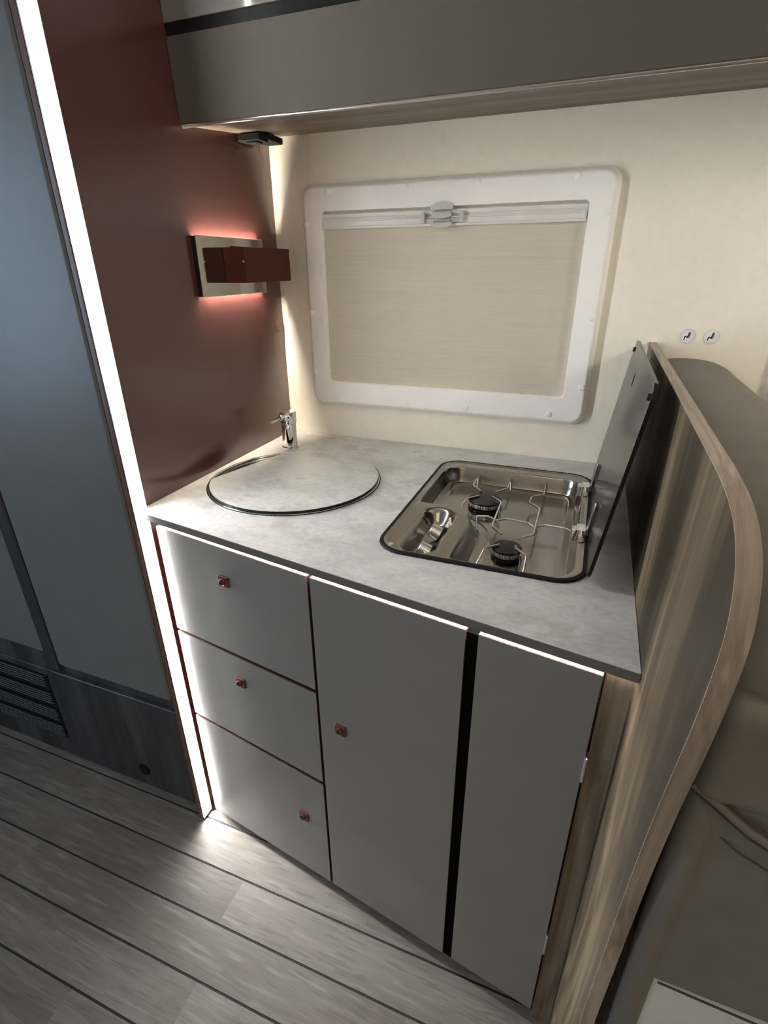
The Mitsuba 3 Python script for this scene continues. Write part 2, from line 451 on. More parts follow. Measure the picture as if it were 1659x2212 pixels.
ZT = 0.8844
XD0, XD1 = 0.0264, 0.4062
d1 = front('drawer', XD0, XD1, ZT, 0.6316, 0.6332)
d2 = front('drawer', XD0, XD1, 0.6230, 0.3787, 0.3797)
d3 = front('drawer', XD0, XD1, 0.3690, zbot(XD0), zbot(XD1))
knob(0.2035, 0.8108, d1)
knob(0.2070, 0.5588, d2)
knob(0.3458, 0.2308, d3)
dr1 = front('door', 0.4130, 0.6920, ZT, zbot(0.4130), zbot(0.6920))
knob(0.4617, 0.5613, dr1)
dr2 = front('door', 0.7118, 0.8768, ZT, zbot(0.7118), zbot(0.8768))
add('kitchen_cabinet__black_gap_strip', sbox(0.6928, 0.7110, -0.019, -0.0035, 0.04, ZT - 0.004), 'm_void', label='black strip coloured as the dark of the deep gap between the doors')  # nearly flush strip, its black stands for the dark of a deep gap
for z0, z1 in ((0.694, 0.742), (0.252, 0.306)):
    h = cat_mesh(sbox(0.8770, 0.8800, -0.010, 0.003, z0, z1, 0.001), moved(lathe([(0.0, 0), (0.0024, 0.0006), (0.0026, z1 - z0 - 0.001), (0.0, z1 - z0)], n=16), trimesh.transformations.translation_matrix((FRONT @ np.array([0.8790 / CA, 0.003, z0, 1]))[:3])))
    add(dr2 + '__hinge', h, 'm_chrome', smooth=30, label='small chrome hinge')
add('kitchen_cabinet__filler_board', sbox(0.8795, PX - 0.0008, -0.027, -0.0108, 0.0, 0.9035), 'm_filler', label='brown wood filler strip at the right end')

# worktop with the openings for sink and hob
SINK_C, SINK_R = np.array([0.2117, -0.3515]), 0.1940
HX0, HX1, HY0, HY1 = 0.4990, 0.8450, -0.5930, -0.1080
poly = sg.Polygon([(0.0008, -0.0008), (0.0008, -0.6115), (PX - 0.0008, -0.6115 - 0.1672 * PX), (PX - 0.0008, -0.0008)])
hole = sg.Point(*SINK_C).buffer(SINK_R - 0.003, 48)
hob_hole = sg.Polygon(rr(HX0 + 0.006, HX1 - 0.006, HY0 + 0.006, HY1 - 0.006, 0.045, 10))
top = extrude(poly.difference(hole).difference(hob_hole), WTOP - WBOT)
top.apply_translation([0, 0, WBOT])
add('worktop', top, 'm_counter', label='light grey mottled stone look worktop with slanted front edge', cat='worktop')
add('worktop__edge_band', sbox(0.0010, PX - 0.001, 0.0001, 0.0012, WBOT, WTOP - 0.0003, 0, slant(-0.6115)), 'm_counter_edge', label='darker grey front edge band')

tag('under_counter_light', 'thin glowing strip below the front edge of the worktop', 'light strip')
add('under_counter_light__tape', sbox(0.030, PX - 0.0015, -0.0270, -0.0175, WBOT - 0.0016, WBOT - 0.0002, 0, slant(-0.6115)), 'm_diffuser', emitter=E_TAPE)

# sink: rim, bowl and the lid made from the worktop material
c3 = (*SINK_C, 0)
tag('sink', 'round steel sink with black gasket, mostly under its lid', 'sink')
add('sink__gasket', lathe([(SINK_R - 0.004, WTOP - 0.004), (SINK_R + 0.0008, WTOP - 0.002), (SINK_R + 0.0012, WTOP + 0.0012), (SINK_R - 0.001, WTOP + 0.0022), (SINK_R - 0.003, WTOP + 0.001), (SINK_R - 0.004, WTOP - 0.004)], c3, 128).copy() if False else
    loft([np.c_[np.cos(a_) * r, np.sin(a_) * r, np.full(128, z)] + np.array([*SINK_C, 0]) for a_ in [np.linspace(0, 2 * np.pi, 128, endpoint=False)] for r, z in
          ((SINK_R - 0.0025, WTOP - 0.004), (SINK_R + 0.0002, WTOP - 0.002), (SINK_R + 0.0008, WTOP + 0.0006), (SINK_R - 0.0004, WTOP + 0.0010), (SINK_R - 0.0014, WTOP + 0.0006))], closed=True), 'm_black', smooth=40)
ang = np.linspace(0, 2 * np.pi, 128, endpoint=False)


def ring_loft(profile, **k):
    return loft([np.c_[np.cos(ang) * r, np.sin(ang) * r, np.full(128, z)] + np.array([*SINK_C, 0]) for r, z in profile], **k)


add('sink__rim', ring_loft([(SINK_R - 0.0012, WTOP - 0.004), (SINK_R - 0.0010, WTOP + 0.0012), (SINK_R - 0.0020, WTOP + 0.0025), (SINK_R - 0.0038, WTOP + 0.0026), (SINK_R - 0.0052, WTOP + 0.0012), (SINK_R - 0.0062, WTOP - 0.004)]), 'm_wire', smooth=50)
add('sink__bowl', ring_loft([(SINK_R - 0.0076, WTOP - 0.002), (SINK_R - 0.012, WTOP - 0.012), (SINK_R - 0.014, WTOP - 0.10), (SINK_R - 0.03, WTOP - 0.125), (0.03, WTOP - 0.13)], cap1=True), 'm_steel_dark', smooth=40)
LID_C, LID_R = np.array([0.2160, -0.3575]), 0.1872
disc = sg.Point(*LID_C).buffer(LID_R, 64)
ch0, ch1 = np.array([0.0505, -0.4147]), np.array([0.0945, -0.2510])
cd = (ch1 - ch0) / np.linalg.norm(ch1 - ch0)
cn = np.array([-cd[1], cd[0]])
far = [ch0 - cd * 0.3, ch1 + cd * 0.3, ch1 + cd * 0.3 + cn * 0.3, ch0 - cd * 0.3 + cn * 0.3]
lidpoly = disc.difference(sg.Polygon(far))
lid = extrude(lidpoly, 0.0065)
lid.apply_translation([0, 0, WTOP + 0.0036])
tag('sink_cover', 'round stone look sink lid with one straight cut side lying on the sink', 'lid')
add('sink_cover__board', lid, 'm_counter')
edge = extrude(lidpoly.buffer(0.0004).difference(lidpoly), 0.0056)
edge.apply_translation([0, 0, WTOP + 0.0038])
add('sink_cover__edge', edge, 'm_black_satin', label='black rim of the lid')
for a in (0.5, 2.6, 4.7):
    add('sink_cover__support', box(LID_C[0] + 0.13 * math.cos(a) - 0.01, LID_C[0] + 0.13 * math.cos(a) + 0.01, LID_C[1] + 0.13 * math.sin(a) - 0.01, LID_C[1] + 0.13 * math.sin(a) + 0.01, WTOP - 0.004, WTOP + 0.0037), 'm_black')

# faucet
FC = np.array([0.0785, -0.1440, WTOP])
tag('faucet', 'short chrome faucet behind the sink in the corner', 'faucet')
add('faucet__base_ring', lathe([(0.0225, 0.0), (0.0225, 0.003), (0.0205, 0.0045), (0.0195, 0.0045)], FC, 48), 'm_chrome', smooth=30)
add('faucet__body', lathe([(0.0192, 0.003), (0.0192, 0.064), (0.0200, 0.066), (0.0212, 0.070), (0.0212, 0.094), (0.0200, 0.0975), (0.0, 0.0985)], FC, 64), 'm_chrome', smooth=30)
add('faucet__spout', tube([FC + [0.006, -0.010, 0.071], FC + [0.010, -0.022, 0.066], FC + [0.011, -0.026, 0.055]], 0.0098, 20, 0.01), 'm_chrome', smooth=40)
add('faucet__hub', moved(lathe([(0.0075, 0), (0.0075, 0.010), (0.006, 0.012), (0, 0.0122)], n=32), frame_matrix(FC + [-0.003, -0.0185, 0.0865], [0, 0, 1], [-0.95, 0.3, 0], [-0.3, -0.95, 0])), 'm_chrome', smooth=30)
add('faucet__lever', tube([FC + [-0.003, -0.026, 0.0865], FC + [-0.020, -0.032, 0.079], FC + [-0.029, -0.037, 0.0745]], 0.0036, 16), 'm_chrome', smooth=40)
add('faucet__indicator', moved(lathe([(0.0022, 0), (0.0022, 0.0008), (0, 0.0009)], n=20), frame_matrix(FC + [0.0115, -0.0180, 0.0855], [0.84, 0.54, 0], [0, 0, 1], [0.54, -0.84, 0])), 'm_black')

# ------------------------------------------------------------------ hob
tag('hob', 'two burner stainless steel hob set into the worktop with its dark glass lid up', 'hob')
gpts = [rr(HX0 - 0.0005, HX1 + 0.0005, HY0 - 0.0005, HY1 + 0.0005, 0.050, 12), rr(HX0 - 0.0015, HX1 + 0.0015, HY0 - 0.002, HY1 + 0.0015, 0.051, 12), rr(HX0 - 0.0005, HX1 + 0.0005, HY0 - 0.0005, HY1 + 0.0005, 0.050, 12), rr(HX0 + 0.006, HX1 - 0.006, HY0 + 0.006, HY1 - 0.006, 0.044, 12)]
add('hob__gasket', loft([np.c_[c, np.full(len(c), z)] for c, z in zip(gpts, (WTOP - 0.0002, WTOP + 0.0014, WTOP + 0.0046, WTOP + 0.0046))]), 'm_black', smooth=30)


def sd_rr(x, y, x0, x1, y0, y1, r):
    qx, qy = np.abs(x - (x0 + x1) / 2) - (x1 - x0) / 2 + r, np.abs(y - (y0 + y1) / 2) - (y1 - y0) / 2 + r
    return np.hypot(np.maximum(qx, 0), np.maximum(qy, 0)) + np.minimum(np.maximum(qx, qy), 0) - r


def sstep(a, b, x):
    t = np.clip((x - a) / (b - a), 0, 1)
    return t * t * (3 - 2 * t)


RIM = WTOP + 0.0045


def tray_z(x, y):
    do = sd_rr(x, y, HX0, HX1, HY0, HY1, 0.050)
    z = RIM - 0.0045 * sstep(-0.0035, 0.0, do) - 0.0026 * sstep(-0.0065, -0.012, do) * 1.0
    flat = RIM - 0.0026
    dw = sd_rr(x, y, 0.5135, 0.8280, -0.583, -0.142, 0.048)
    pod = sd_rr(x, y, 0.30, 0.6265, -0.80, -0.378, 0.062)
    wall_pod = -pod
    drop_w = sstep(0.0, -0.012, dw)
    drop_p = sstep(0.0, -0.030, wall_pod)
    depth = 0.0345 + 0.0022 * sstep(-0.026, -0.031, np.maximum(dw, wall_pod * 0.62))
    z = z - depth * drop_w * drop_p
    # soft bead where wall and floor meet
    # oblong dish for the knobs
    ax, ay, bx, by, r = 0.5690, -0.4255, 0.5690, -0.5480, 0.0335
    t = np.clip(((x - ax) * (bx - ax) + (y - ay) * (by - ay)) / ((bx - ax) ** 2 + (by - ay) ** 2), 0, 1)
    dd = np.hypot(x - ax - t * (bx - ax), y - ay - t * (by - ay)) - r
    z = z - (0.0295 * sstep(0.003, -0.024, dd) + 0.001 * sstep(0.004, 0.0, dd))
    return z


nx, ny = 260, 360
gx, gy = np.linspace(HX0, HX1, nx), np.linspace(HY0, HY1, ny)
X, Y = np.meshgrid(gx, gy)
inside = sd_rr(X, Y, HX0, HX1, HY0, HY1, 0.050)
# pull outside grid points onto the rounded outline
Xc, Yc = X.copy(), Y.copy()
for _ in range(12):
    d = sd_rr(Xc, Yc, HX0, HX1, HY0, HY1, 0.050)
    e = 1e-5
    dx = (sd_rr(Xc + e, Yc, HX0, HX1, HY0, HY1, 0.050) - d) / e
    dy = (sd_rr(Xc, Yc + e, HX0, HX1, HY0, HY1, 0.050) - d) / e
    k = np.maximum(d, 0)
    Xc, Yc = Xc - dx * k, Yc - dy * k
V = np.c_[Xc.ravel(), Yc.ravel(), tray_z(Xc, Yc).ravel()]
idx = np.arange(nx * ny).reshape(ny, nx)
a, b, c, d = idx[:-1, :-1].ravel(), idx[:-1, 1:].ravel(), idx[1:, 1:].ravel(), idx[1:, :-1].ravel()
Fq = np.vstack([np.c_[a, b, c], np.c_[a, c, d]])
keep = (inside.ravel()[Fq] < 0.0015).any(1)
tray = trimesh.Trimesh(V, Fq[keep], process=False)
tray.remove_unreferenced_vertices()
add('hob__tray', tray, 'm_steel', smooth=True)

FLOOR_Z = RIM - 0.0026 - 0.0367


def burner(x, y, r):
    key = add('hob__burner', lathe([(r * 1.02, FLOOR_Z + 0.001), (r * 1.02, FLOOR_Z + 0.003), (r * 0.80, FLOOR_Z + 0.006), (r * 0.80, FLOOR_Z + 0.0085), (r * 0.96, FLOOR_Z + 0.0095)], (x, y, 0), 72), 'm_black_satin', smooth=30)
    a = np.linspace(0, 2 * np.pi, 144, endpoint=False)
    ridged = np.where(np.arange(144) % 4 < 2, 0.94, 0.915) * r
    rings = [np.c_[x + ridged * np.cos(a), y + ridged * np.sin(a), np.full(144, z)] for z in (FLOOR_Z + 0.008, FLOOR_Z + 0.0168)]
    add(key + '__flame_ring', loft(rings, True, True), 'm_alu')
    add(key + '__cap', lathe([(r * 0.90, FLOOR_Z + 0.0168), (r * 1.0, FLOOR_Z + 0.0172), (r * 1.0, FLOOR_Z + 0.0195), (r * 0.965, FLOOR_Z + 0.0212), (r * 0.6, FLOOR_Z + 0.0216), (0.0, FLOOR_Z + 0.0218)], (x, y, 0), 72), 'm_enamel', smooth=30)
    for t in (0.5, 2.9):
        add(key + '__rivet', lathe([(0.0019, 0), (0.0016, 0.0006), (0, 0.0008)], (x + r * 0.62 * math.cos(t), y + r * 0.62 * math.sin(t), FLOOR_Z + 0.0216), 16), 'm_alu', smooth=40)
    add(key + '__thermocouple', lathe([(0.0022, 0), (0.0022, 0.016), (0.0012, 0.018), (0, 0.0182)], (x + r * 1.13 * math.cos(-0.5), y + r * 1.13 * math.sin(-0.5), FLOOR_Z), 16), 'm_chrome', smooth=40)
    return key


burner(0.6340, -0.2790, 0.0350)
burner(0.7120, -0.4790, 0.0262)
WZ, WR = 0.9090, 0.0021
FZ = FLOOR_Z + 0.001


def wire(*pts):
    add('hob__pan_support', tube(pts, WR, 10, 0.004), 'm_wire', smooth=40)


wire((0.5955, -0.172, FZ), (0.5940, -0.160, WZ), (0.5945, -0.2205, WZ), (0.6192, -0.2490, WZ))
wire((0.6720, -0.166, FZ), (0.6690, -0.152, WZ), (0.6700, -0.2110, WZ), (0.6490, -0.2435, WZ))
wire((0.7480, -0.172, FZ), (0.7482, -0.160, WZ), (0.7496, -0.2215, WZ), (0.7262, -0.2425, WZ), (0.7255, -0.2740, WZ), (0.7487, -0.2980, WZ), (0.7512, -0.4200, WZ), (0.7262, -0.4480, WZ))
wire((0.6195, -0.2735, WZ), (0.5995, -0.2975, WZ), (0.5948, -0.3320, WZ), (0.5990, -0.3640, FZ + 0.01), (0.6080, -0.372, FZ + 0.004))
wire((0.6485, -0.2780, WZ + 0.0036), (0.6708, -0.2995, WZ + 0.0036), (0.6735, -0.4200, WZ + 0.0036), (0.6968, -0.4450, WZ + 0.0036))
wire((0.6420, -0.3950, FZ), (0.6350, -0.3770, WZ), (0.6570, -0.3720, WZ + 0.001), (0.6757, -0.3790, WZ - 0.002), (0.6938, -0.3690, WZ), (0.7362, -0.3725, WZ), (0.7480, -0.3800, WZ - 0.004), (0.7660, -0.3710, WZ), (0.8040, -0.3720, WZ), (0.8180, -0.3735, WZ - 0.004))
wire((0.6976, -0.4810, WZ), (0.6762, -0.5040, WZ), (0.6676, -0.5290, FZ))
wire((0.7272, -0.4825, WZ), (0.7488, -0.5045, WZ), (0.7486, -0.5300, FZ))

for kx, ky in ((0.5815, -0.4700), (0.5820, -0.5430)):
    ax = np.array([-0.86, -0.12, 0.48])
    ax /= np.linalg.norm(ax)
    yv = np.cross([0, 0, 1], ax)
    yv /= np.linalg.norm(yv)
    xv = np.cross(yv, ax)
    M = frame_matrix([kx, ky, 0.9060], xv, yv, ax)
    key = add('hob__control_knob', moved(lathe([(0.0142, -0.004), (0.0136, 0.000), (0.0112, 0.0150), (0.0102, 0.0160), (0.0, 0.0162)], n=40), M), 'm_alu', smooth=30)
    add(key + '__base', moved(lathe([(0.0178, -0.011), (0.0178, -0.0045), (0.0165, -0.0035), (0.0, -0.0035)], n=40), M), 'm_black_satin', smooth=30)
cap = lathe([(0.0055, 0), (0.0050, 0.0016), (0.0, 0.0022)], (0.5245, -0.5690, RIM - 0.0024), 24)
add('hob__screw', cap, 'm_chrome', smooth=40)

# glass lid, standing up and leaning right
LX0, LZ0, LX1, LZ1 = 0.8440, 0.9310, 0.8835, 1.2240
ld = np.array([LX1 - LX0, 0, LZ1 - LZ0])
ll = np.linalg.norm(ld)
ld /= ll
ln = np.cross([0, 1, 0], ld)          # towards the partition
LM = frame_matrix([LX0, 0, LZ0], [0, 1, 0], ld, np.cross([0, 1, 0], ld))
glass = extrude(sg.Polygon(rr(-0.592, -0.106, 0.0, ll, 0.022, 10)).difference(sg.Point(-0.300, 0.249).buffer(0.0125, 24)), 0.0052)
add('hob__lid', moved(glass, LM), 'm_glasslid', label='dark smoked glass lid standing open')
add('hob__lid__grommet', moved(lathe([(0.0124, 0.0050), (0.0124, 0.0004), (0.0, 0.0006)], (-0.300, 0.249, 0), 32), LM), 'm_black', smooth=30)
for yy in (-0.575, -0.125):
    add('hob__lid__buffer', moved(lathe([(0.0048, 0), (0.0042, -0.0028), (0.0, -0.0031)], (yy, ll - 0.018, 0), 24), LM), 'm_black', smooth=40)
for yy in (-0.205, -0.420):
    key = add('hob__hinge', cat_mesh(rbox(0.8225, 0.8395, yy - 0.013, yy + 0.013, RIM - 0.004, RIM + 0.0150, 0.0022, 1), rbox(0.8150, 0.8240, yy - 0.009, yy + 0.009, RIM - 0.012, RIM + 0.012, 0.002, 1)), 'm_chrome', smooth=30)
    add(key + '__arm', cat_mesh(moved(rbox(yy - 0.007, yy + 0.007, -0.018, 0.055, -0.0055, -0.0008, 0.002, 1), LM), tube([(0.832, yy + 0.015, RIM + 0.004), (0.832, yy - 0.030, RIM + 0.004)], 0.0055, 16)), 'm_chrome', smooth=30)

# ------------------------------------------------------------------ wall lamp on the red panel
tag('wall_lamp', 'square wall lamp with mirror plate and dark red box on the red panel', 'lamp')
PY0, PY1, PZ0, PZ1 = -0.3340, -0.0885, 1.3025, 1.4208
add('wall_lamp__plate', box(0.0105, 0.0140, PY0, PY1, PZ0, PZ1, 0.0008), 'm_mirror', label='mirror finish back plate')
add('wall_lamp__mount', cat_mesh(box(0.0002, 0.0104, PY0 + 0.0035, PY1 - 0.0015, PZ0 + 0.032, PZ1 - 0.032), *[box(0.0002, 0.0104, a, a + 0.002, PZ0 + 0.001, PZ1 - 0.001) for a in (PY0 + 0.0015, PY1 - 0.0035)]), 'm_black')
for z0, z1 in ((PZ1 - 0.0320, PZ1 - 0.0290), (PZ0 + 0.0290, PZ0 + 0.0320)):
    add('wall_lamp__light_slot', box(0.0012, 0.0096, PY0 + 0.006, PY1 - 0.006, z0, z1), 'm_diffuser', emitter=E_LAMP)
BY0, BY1, BX1 = -0.2500, -0.0580, 0.0690
add('wall_lamp__shade', rbox(0.0142, BX1, BY0, BY1, 1.3290, 1.4005, 0.0022, 2), 'm_red_lamp', smooth=40, label='dark red box shade')
add('wall_lamp__joint', tube([(0.0145, BY0 + 0.03, 1.4006), (0.0145, BY0 + 0.075, 1.4006)], 0.003, 12), 'm_black', smooth=40)
add('wall_lamp__button', lathe([(0.0022, 0), (0.0018, 0.0012), (0, 0.0014)], (0, 0, 0), 16).apply_transform(frame_matrix([BX1 - 0.004, BY0, 1.372], [1, 0, 0], [0, 0, 1], [0, -1, 0])), 'm_indicator', smooth=40)

# ------------------------------------------------------------------ window with blind
WX0, WX1, WZ0, WZ1 = 0.0860, 0.8085, 1.0115, 1.5395
IX0, IX1, IZ0, IZ1 = 0.1400, 0.7530, 1.0755, 1.4812


def window_frame(dx):
    prof = [(0.000, 0.0, 0.030), (0.0006, -0.006, 0.030), (0.006, -0.0155, 0.026), (0.0095, -0.0190, 0.024), (0.0135, -0.0200, 0.022)]
    rings = [np.c_[c[:, 0] + dx, np.full(len(c), y), c[:, 1]] for o, y, r in prof for c in [rr(WX0 + o, WX1 - o, WZ0 + o, WZ1 - o, r, 8)]]
    for o, y, r in ((-0.0015, -0.0200, 0.009), (0.0, -0.0190, 0.008), (0.0005, -0.0010, 0.008)):
        cc = rr(IX0 + o, IX1 - o, IZ0 + o, IZ1 - o, r, 8)
        rings.append(np.c_[cc[:, 0] + dx, np.full(len(cc), y), cc[:, 1]])
    m = loft(rings)
    m.fix_normals()
    return m


def screw_caps(parent, dx):
    sp = [(0.1645, 1.5222), (0.3680, 1.5222), (0.5204, 1.5225), (0.7243, 1.5230), (0.1000, 1.4547), (0.1000, 1.2508), (0.1010, 1.0985), (0.1670, 1.0325), (0.3690, 1.0335), (0.5222, 1.0340), (0.7255, 1.0350), (0.7915, 1.4578), (0.7918, 1.2548), (0.7918, 1.1028)]
    for x, z in sp:
        a = lathe([(0.0074, -0.004), (0.0074, 0.0012), (0.0066, 0.0024), (0.0045, 0.0031), (0, 0.0033)], n=24)
        add(parent + '__screw_cap', moved(a, frame_matrix([x + dx, -0.0192, z], [1, 0, 0], [0, 0, 1], [0, -1, 0])), 'm_white', smooth=45)


add('window_1', window_frame(0), 'm_white', smooth=35, label='white plastic window frame with a closed beige blind', kind='structure')
screw_caps('window_1', 0)
nxb, nzb = 80, 60
bx, bz = np.meshgrid(np.linspace(IX0, IX1, nxb), np.linspace(IZ0, IZ1 - 0.01, nzb))
pp = np.stack([bx, bx * 0, bz], -1)
wv = (meshkit.fbm(np.stack([bx * 7 + bz * 4, bz * 9 - bx * 3, bx * 0], -1), 3, 4) - 0.5) * 0.0055
u_ = (bx - IX0) / (IX1 - IX0)
v_ = (bz - IZ0) / (IZ1 - IZ0)
wv *= np.clip(4 * u_ * (1 - u_) + 0.25, 0, 1) * np.clip(3 * v_, 0.2, 1)
wv -= 0.0022 * np.exp(-(((bx - 0.445) / 0.05) ** 2 + ((bz - 1.40) / 0.04) ** 2))
Vb = np.c_[bx.ravel(), (-0.0045 + wv).ravel(), bz.ravel()]
ib = np.arange(nxb * nzb).reshape(nzb, nxb)
a, b, c, d = ib[:-1, :-1].ravel(), ib[:-1, 1:].ravel(), ib[1:, 1:].ravel(), ib[1:, :-1].ravel()
add('window_1__blind', trimesh.Trimesh(Vb, np.vstack([np.c_[a, b, c], np.c_[a, c, d]]), process=False), 'm_blind', smooth=True, label='closed beige roller blind with a slubby weave')
add('window_1__upper_bar', cat_mesh(box(IX0 + 0.001, IX1 - 0.001, -0.0125, -0.006, 1.4660, 1.4755, 0.0015), box(IX0 + 0.001, IX1 - 0.001, -0.0085, -0.006, 1.462, 1.4660)), 'm_rail')
low = cat_mesh(box(IX0 + 0.0015, IX1 - 0.0015, -0.0140, -0.006, 1.4580, 1.4620, 0.0012), box(IX0 + 0.0015, IX1 - 0.0015, -0.0115, -0.006, 1.4480, 1.4580), box(IX0 + 0.0015, IX1 - 0.0015, -0.0145, -0.006, 1.4425, 1.4480, 0.0012))
add('window_1__lower_bar', low, 'm_rail')
for s, xx in ((1, IX0 + 0.002), (-1, IX1 - 0.002)):
    add('window_1__end_stop', box(xx, xx + s * 0.010, -0.0155, -0.011, 1.4460, 1.4590, 0.001), 'm_rail')


def curved_tab(xc, w, y0, z0, z1, bow, up):
    """grip tab with a bowed outer edge"""
    n = 14
    xs = np.linspace(-w / 2, w / 2, n)
    bowed = bow * (1 - (2 * xs / w) ** 2)
    poly = [(x, z0) for x in xs] + [(x, z1 + (b_ if up else 0)) for x, b_ in list(zip(xs, bowed))[::-1]] if up else [(x, z0 - b_) for x, b_ in zip(xs, bowed)] + [(x, z1) for x in xs[::-1]]
    m = extrude(sg.Polygon(poly), 0.014)
    return moved(m, frame_matrix([xc, y0, 0], [1, 0, 0], [0, 0, 1], [0, -1, 0]))


key = 'window_1__latch'
LXc = 0.4440
latch = cat_mesh(curved_tab(LXc, 0.050, -0.0125, 1.4740, 1.4815, 0.0065, True), box(LXc - 0.0215, LXc + 0.0215, -0.0290, -0.0130, 1.4665, 1.4695, 0.001),
                 curved_tab(LXc, 0.042, -0.0130, 1.4605, 1.4665, 0.0045, False), box(LXc - 0.0195, LXc + 0.0195, -0.024, -0.0130, 1.4520, 1.4545, 0.001), box(LXc - 0.0195, LXc + 0.0195, -0.0150, -0.0130, 1.446, 1.478),
                 curved_tab(LXc, 0.047, -0.0130, 1.4425, 1.4480, 0.0050, False))
for s in (-1, 1):
    latch = cat_mesh(latch, box(LXc + s * 0.048, LXc + s * 0.0405, -0.0250, -0.0118, 1.4478, 1.4705, 0.0012), box(LXc + s * 0.041, LXc + s * 0.020, -0.0170, -0.0118, 1.4490, 1.4580, 0.001))
add(key, latch, 'm_grey_plastic', label='grey plastic latch of the blind')

add('window_2', window_frame(1.0655), 'm_white', smooth=35, label='second white window frame, just entering at the right picture edge', kind='structure')
add('window_2__blind', box(IX0 + 1.0655, IX1 + 1.0655, -0.005, -0.003, IZ0, IZ1), 'm_blind')

# ------------------------------------------------------------------ stickers with a seated figure
fig = unary_union([
    sg.Point(0.0026, 0.0068).buffer(0.0019),
    sg.LineString([(0.0020, 0.0040), (0.0006, -0.0015)]).buffer(0.0016),
    sg.LineString([(0.0006, -0.0018), (-0.0050, -0.0010), (-0.0060, -0.0070)]).buffer(0.00115),
    sg.LineString([(0.0050, 0.0055), (0.0034, -0.0032), (-0.0010, -0.0034)]).buffer(0.00055)])
fig = affinity.scale(fig, 0.98, 0.98, origin=(0, 0))
for i, sx in enumerate((0.9865, 1.0308)):
    key = 'seat_sticker' if i == 0 else 'seat_sticker_001'
    tag(key, ('round white seat symbol sticker on the cream wall, the left one of two', 'round white seat symbol sticker on the cream wall, the right one of two')[i], 'sticker', 'seat symbol stickers')
    M = frame_matrix([sx, -0.0002, 1.2218], [1, 0, 0], [0, 0, 1], [0, -1, 0])
    add(key + '__disc', moved(lathe([(0.0158, 0), (0.0158, 0.0009), (0.0152, 0.0012), (0.0, 0.0012)], n=48), M), 'm_sticker', smooth=30)
    ringp = extrude(sg.Point(0, 0).buffer(0.0141, 32).difference(sg.Point(0, 0).buffer(0.0136, 32)), 0.0003)
    ringp.apply_translation([0, 0, 0.0011])
    add(key + '__ring', moved(ringp, M), 'm_steel_dark')
    fm = cat_mesh(*[extrude(g, 0.0003) for g in getattr(fig, 'geoms', [fig])])
    fm.apply_translation([0, 0, 0.0011])
    add(key + '__seated_figure', moved(fm, M), 'm_print', label='black seated figure')

# ------------------------------------------------------------------ overhead locker
LY = -0.3165
LXR = 2.28
tag('overhead_locker', 'long overhead locker with grey flaps and wood underside above the window', 'cabinet')


def flap(z0, z1, y0, y1, t=0.018):
    m = box(0.0012, LXR, 0, t, 0, 1.0)
    v = m.vertices.copy()
    f = v[:, 2]
    v[:, 1] = v[:, 1] + y0 + (y1 - y0) * f
    v[:, 2] = z0 + (z1 - z0) * f
    return trimesh.Trimesh(v, m.faces)


add('overhead_locker__lower_flap', flap(1.6095, 1.7385, LY, -0.3225), 'm_flap', label='grey brown lower flap')
add('overhead_locker__grip_strip', flap(1.7390, 1.7570, -0.3200, -0.3210, 0.012), 'm_grip', label='black grip strip')
add('overhead_locker__upper_flap', flap(1.7575, 2.045, -0.3240, -0.3300), 'm_flap_gloss', label='light grey glossy upper flap')
und = [[0.0012, -0.2985, 1.6100], [LXR, -0.2985, 1.6100], [LXR, -0.0006, 1.6415], [0.0012, -0.0006, 1.6415]]
vu = np.array(und + [[x, y, z + 0.012] for x, y, z in und])
add('overhead_locker__underside', trimesh.Trimesh(vu).convex_hull, 'm_locker_wood', label='brown wood underside board')
add('overhead_locker__lip', moved(lathe([(0.0, 0), (0.0048, 0.0), (0.0048, LXR - 0.0024), (0.0, LXR - 0.0024)], n=24), frame_matrix([0.0012, LY + 0.0072, 1.6090], [0, 1, 0], [0, 0, 1], [1, 0, 0])), 'm_lip', smooth=40, label='rounded glossy lower lip')
add('overhead_locker__edge_line', box(0.0012, LXR, LY - 0.0002, LY + 0.002, 1.6082, 1.6096), 'm_carcass')
br = cat_mesh(box(0.004, 0.060, -0.135, -0.098, 1.6120, 1.6255, 0.0012), box(0.018, 0.060, -0.098, -0.035, 1.6180, 1.6305, 0.0012), box(0.022, 0.050, -0.128, -0.104, 1.6080, 1.6125, 0.001))
add('corner_bracket', br, 'm_box', label='dark grey plastic bracket under the locker in the corner', cat='bracket')

# ------------------------------------------------------------------ wood partition
PT = 0.0155
pout = [(0.0, 0.0), (-0.9150, 0.0), (-0.9180, 0.10), (-0.9200, 0.4665), (-0.9317, 0.6459), (-0.9424, 0.8097), (-0.9560, 0.9328), (-0.9680, 1.0000), (-0.9770, 1.0600), (-0.9815, 1.1086), (-0.9800, 1.1400), (-0.9700, 1.1640), (-0.9545, 1.1825), (-0.9270, 1.1970), (-0.8850, 1.2040), (-0.8300, 1.2055), (0.0, 1.2055)]
pout = [(-0.0008 if y == 0 else y, z) for y, z in pout]
head, tail = pout[:1], pout[-1:]
mid = pout[1:-1]
for _ in range(3):
    q = [mid[0]]
    for p0_, p1_ in zip(mid[:-1], mid[1:]):
        q += [(0.75 * p0_[0] + 0.25 * p1_[0], 0.75 * p0_[1] + 0.25 * p1_[1]), (0.25 * p0_[0] + 0.75 * p1_[0], 0.25 * p0_[1] + 0.75 * p1_[1])]
    mid = q + [mid[-1]]
pout = head + mid + tail
pp2 = sg.Polygon(pout)
pm = extrude(pp2, PT - 0.0001)
YZ = frame_matrix([PX, 0, 0], [0, 1, 0], [0, 0, 1], [1, 0, 0])
tag('partition', 'brown wood partition panel with rounded top corner right of the hob', 'panel')
add('partition__board', moved(pm, YZ), 'm_partition')
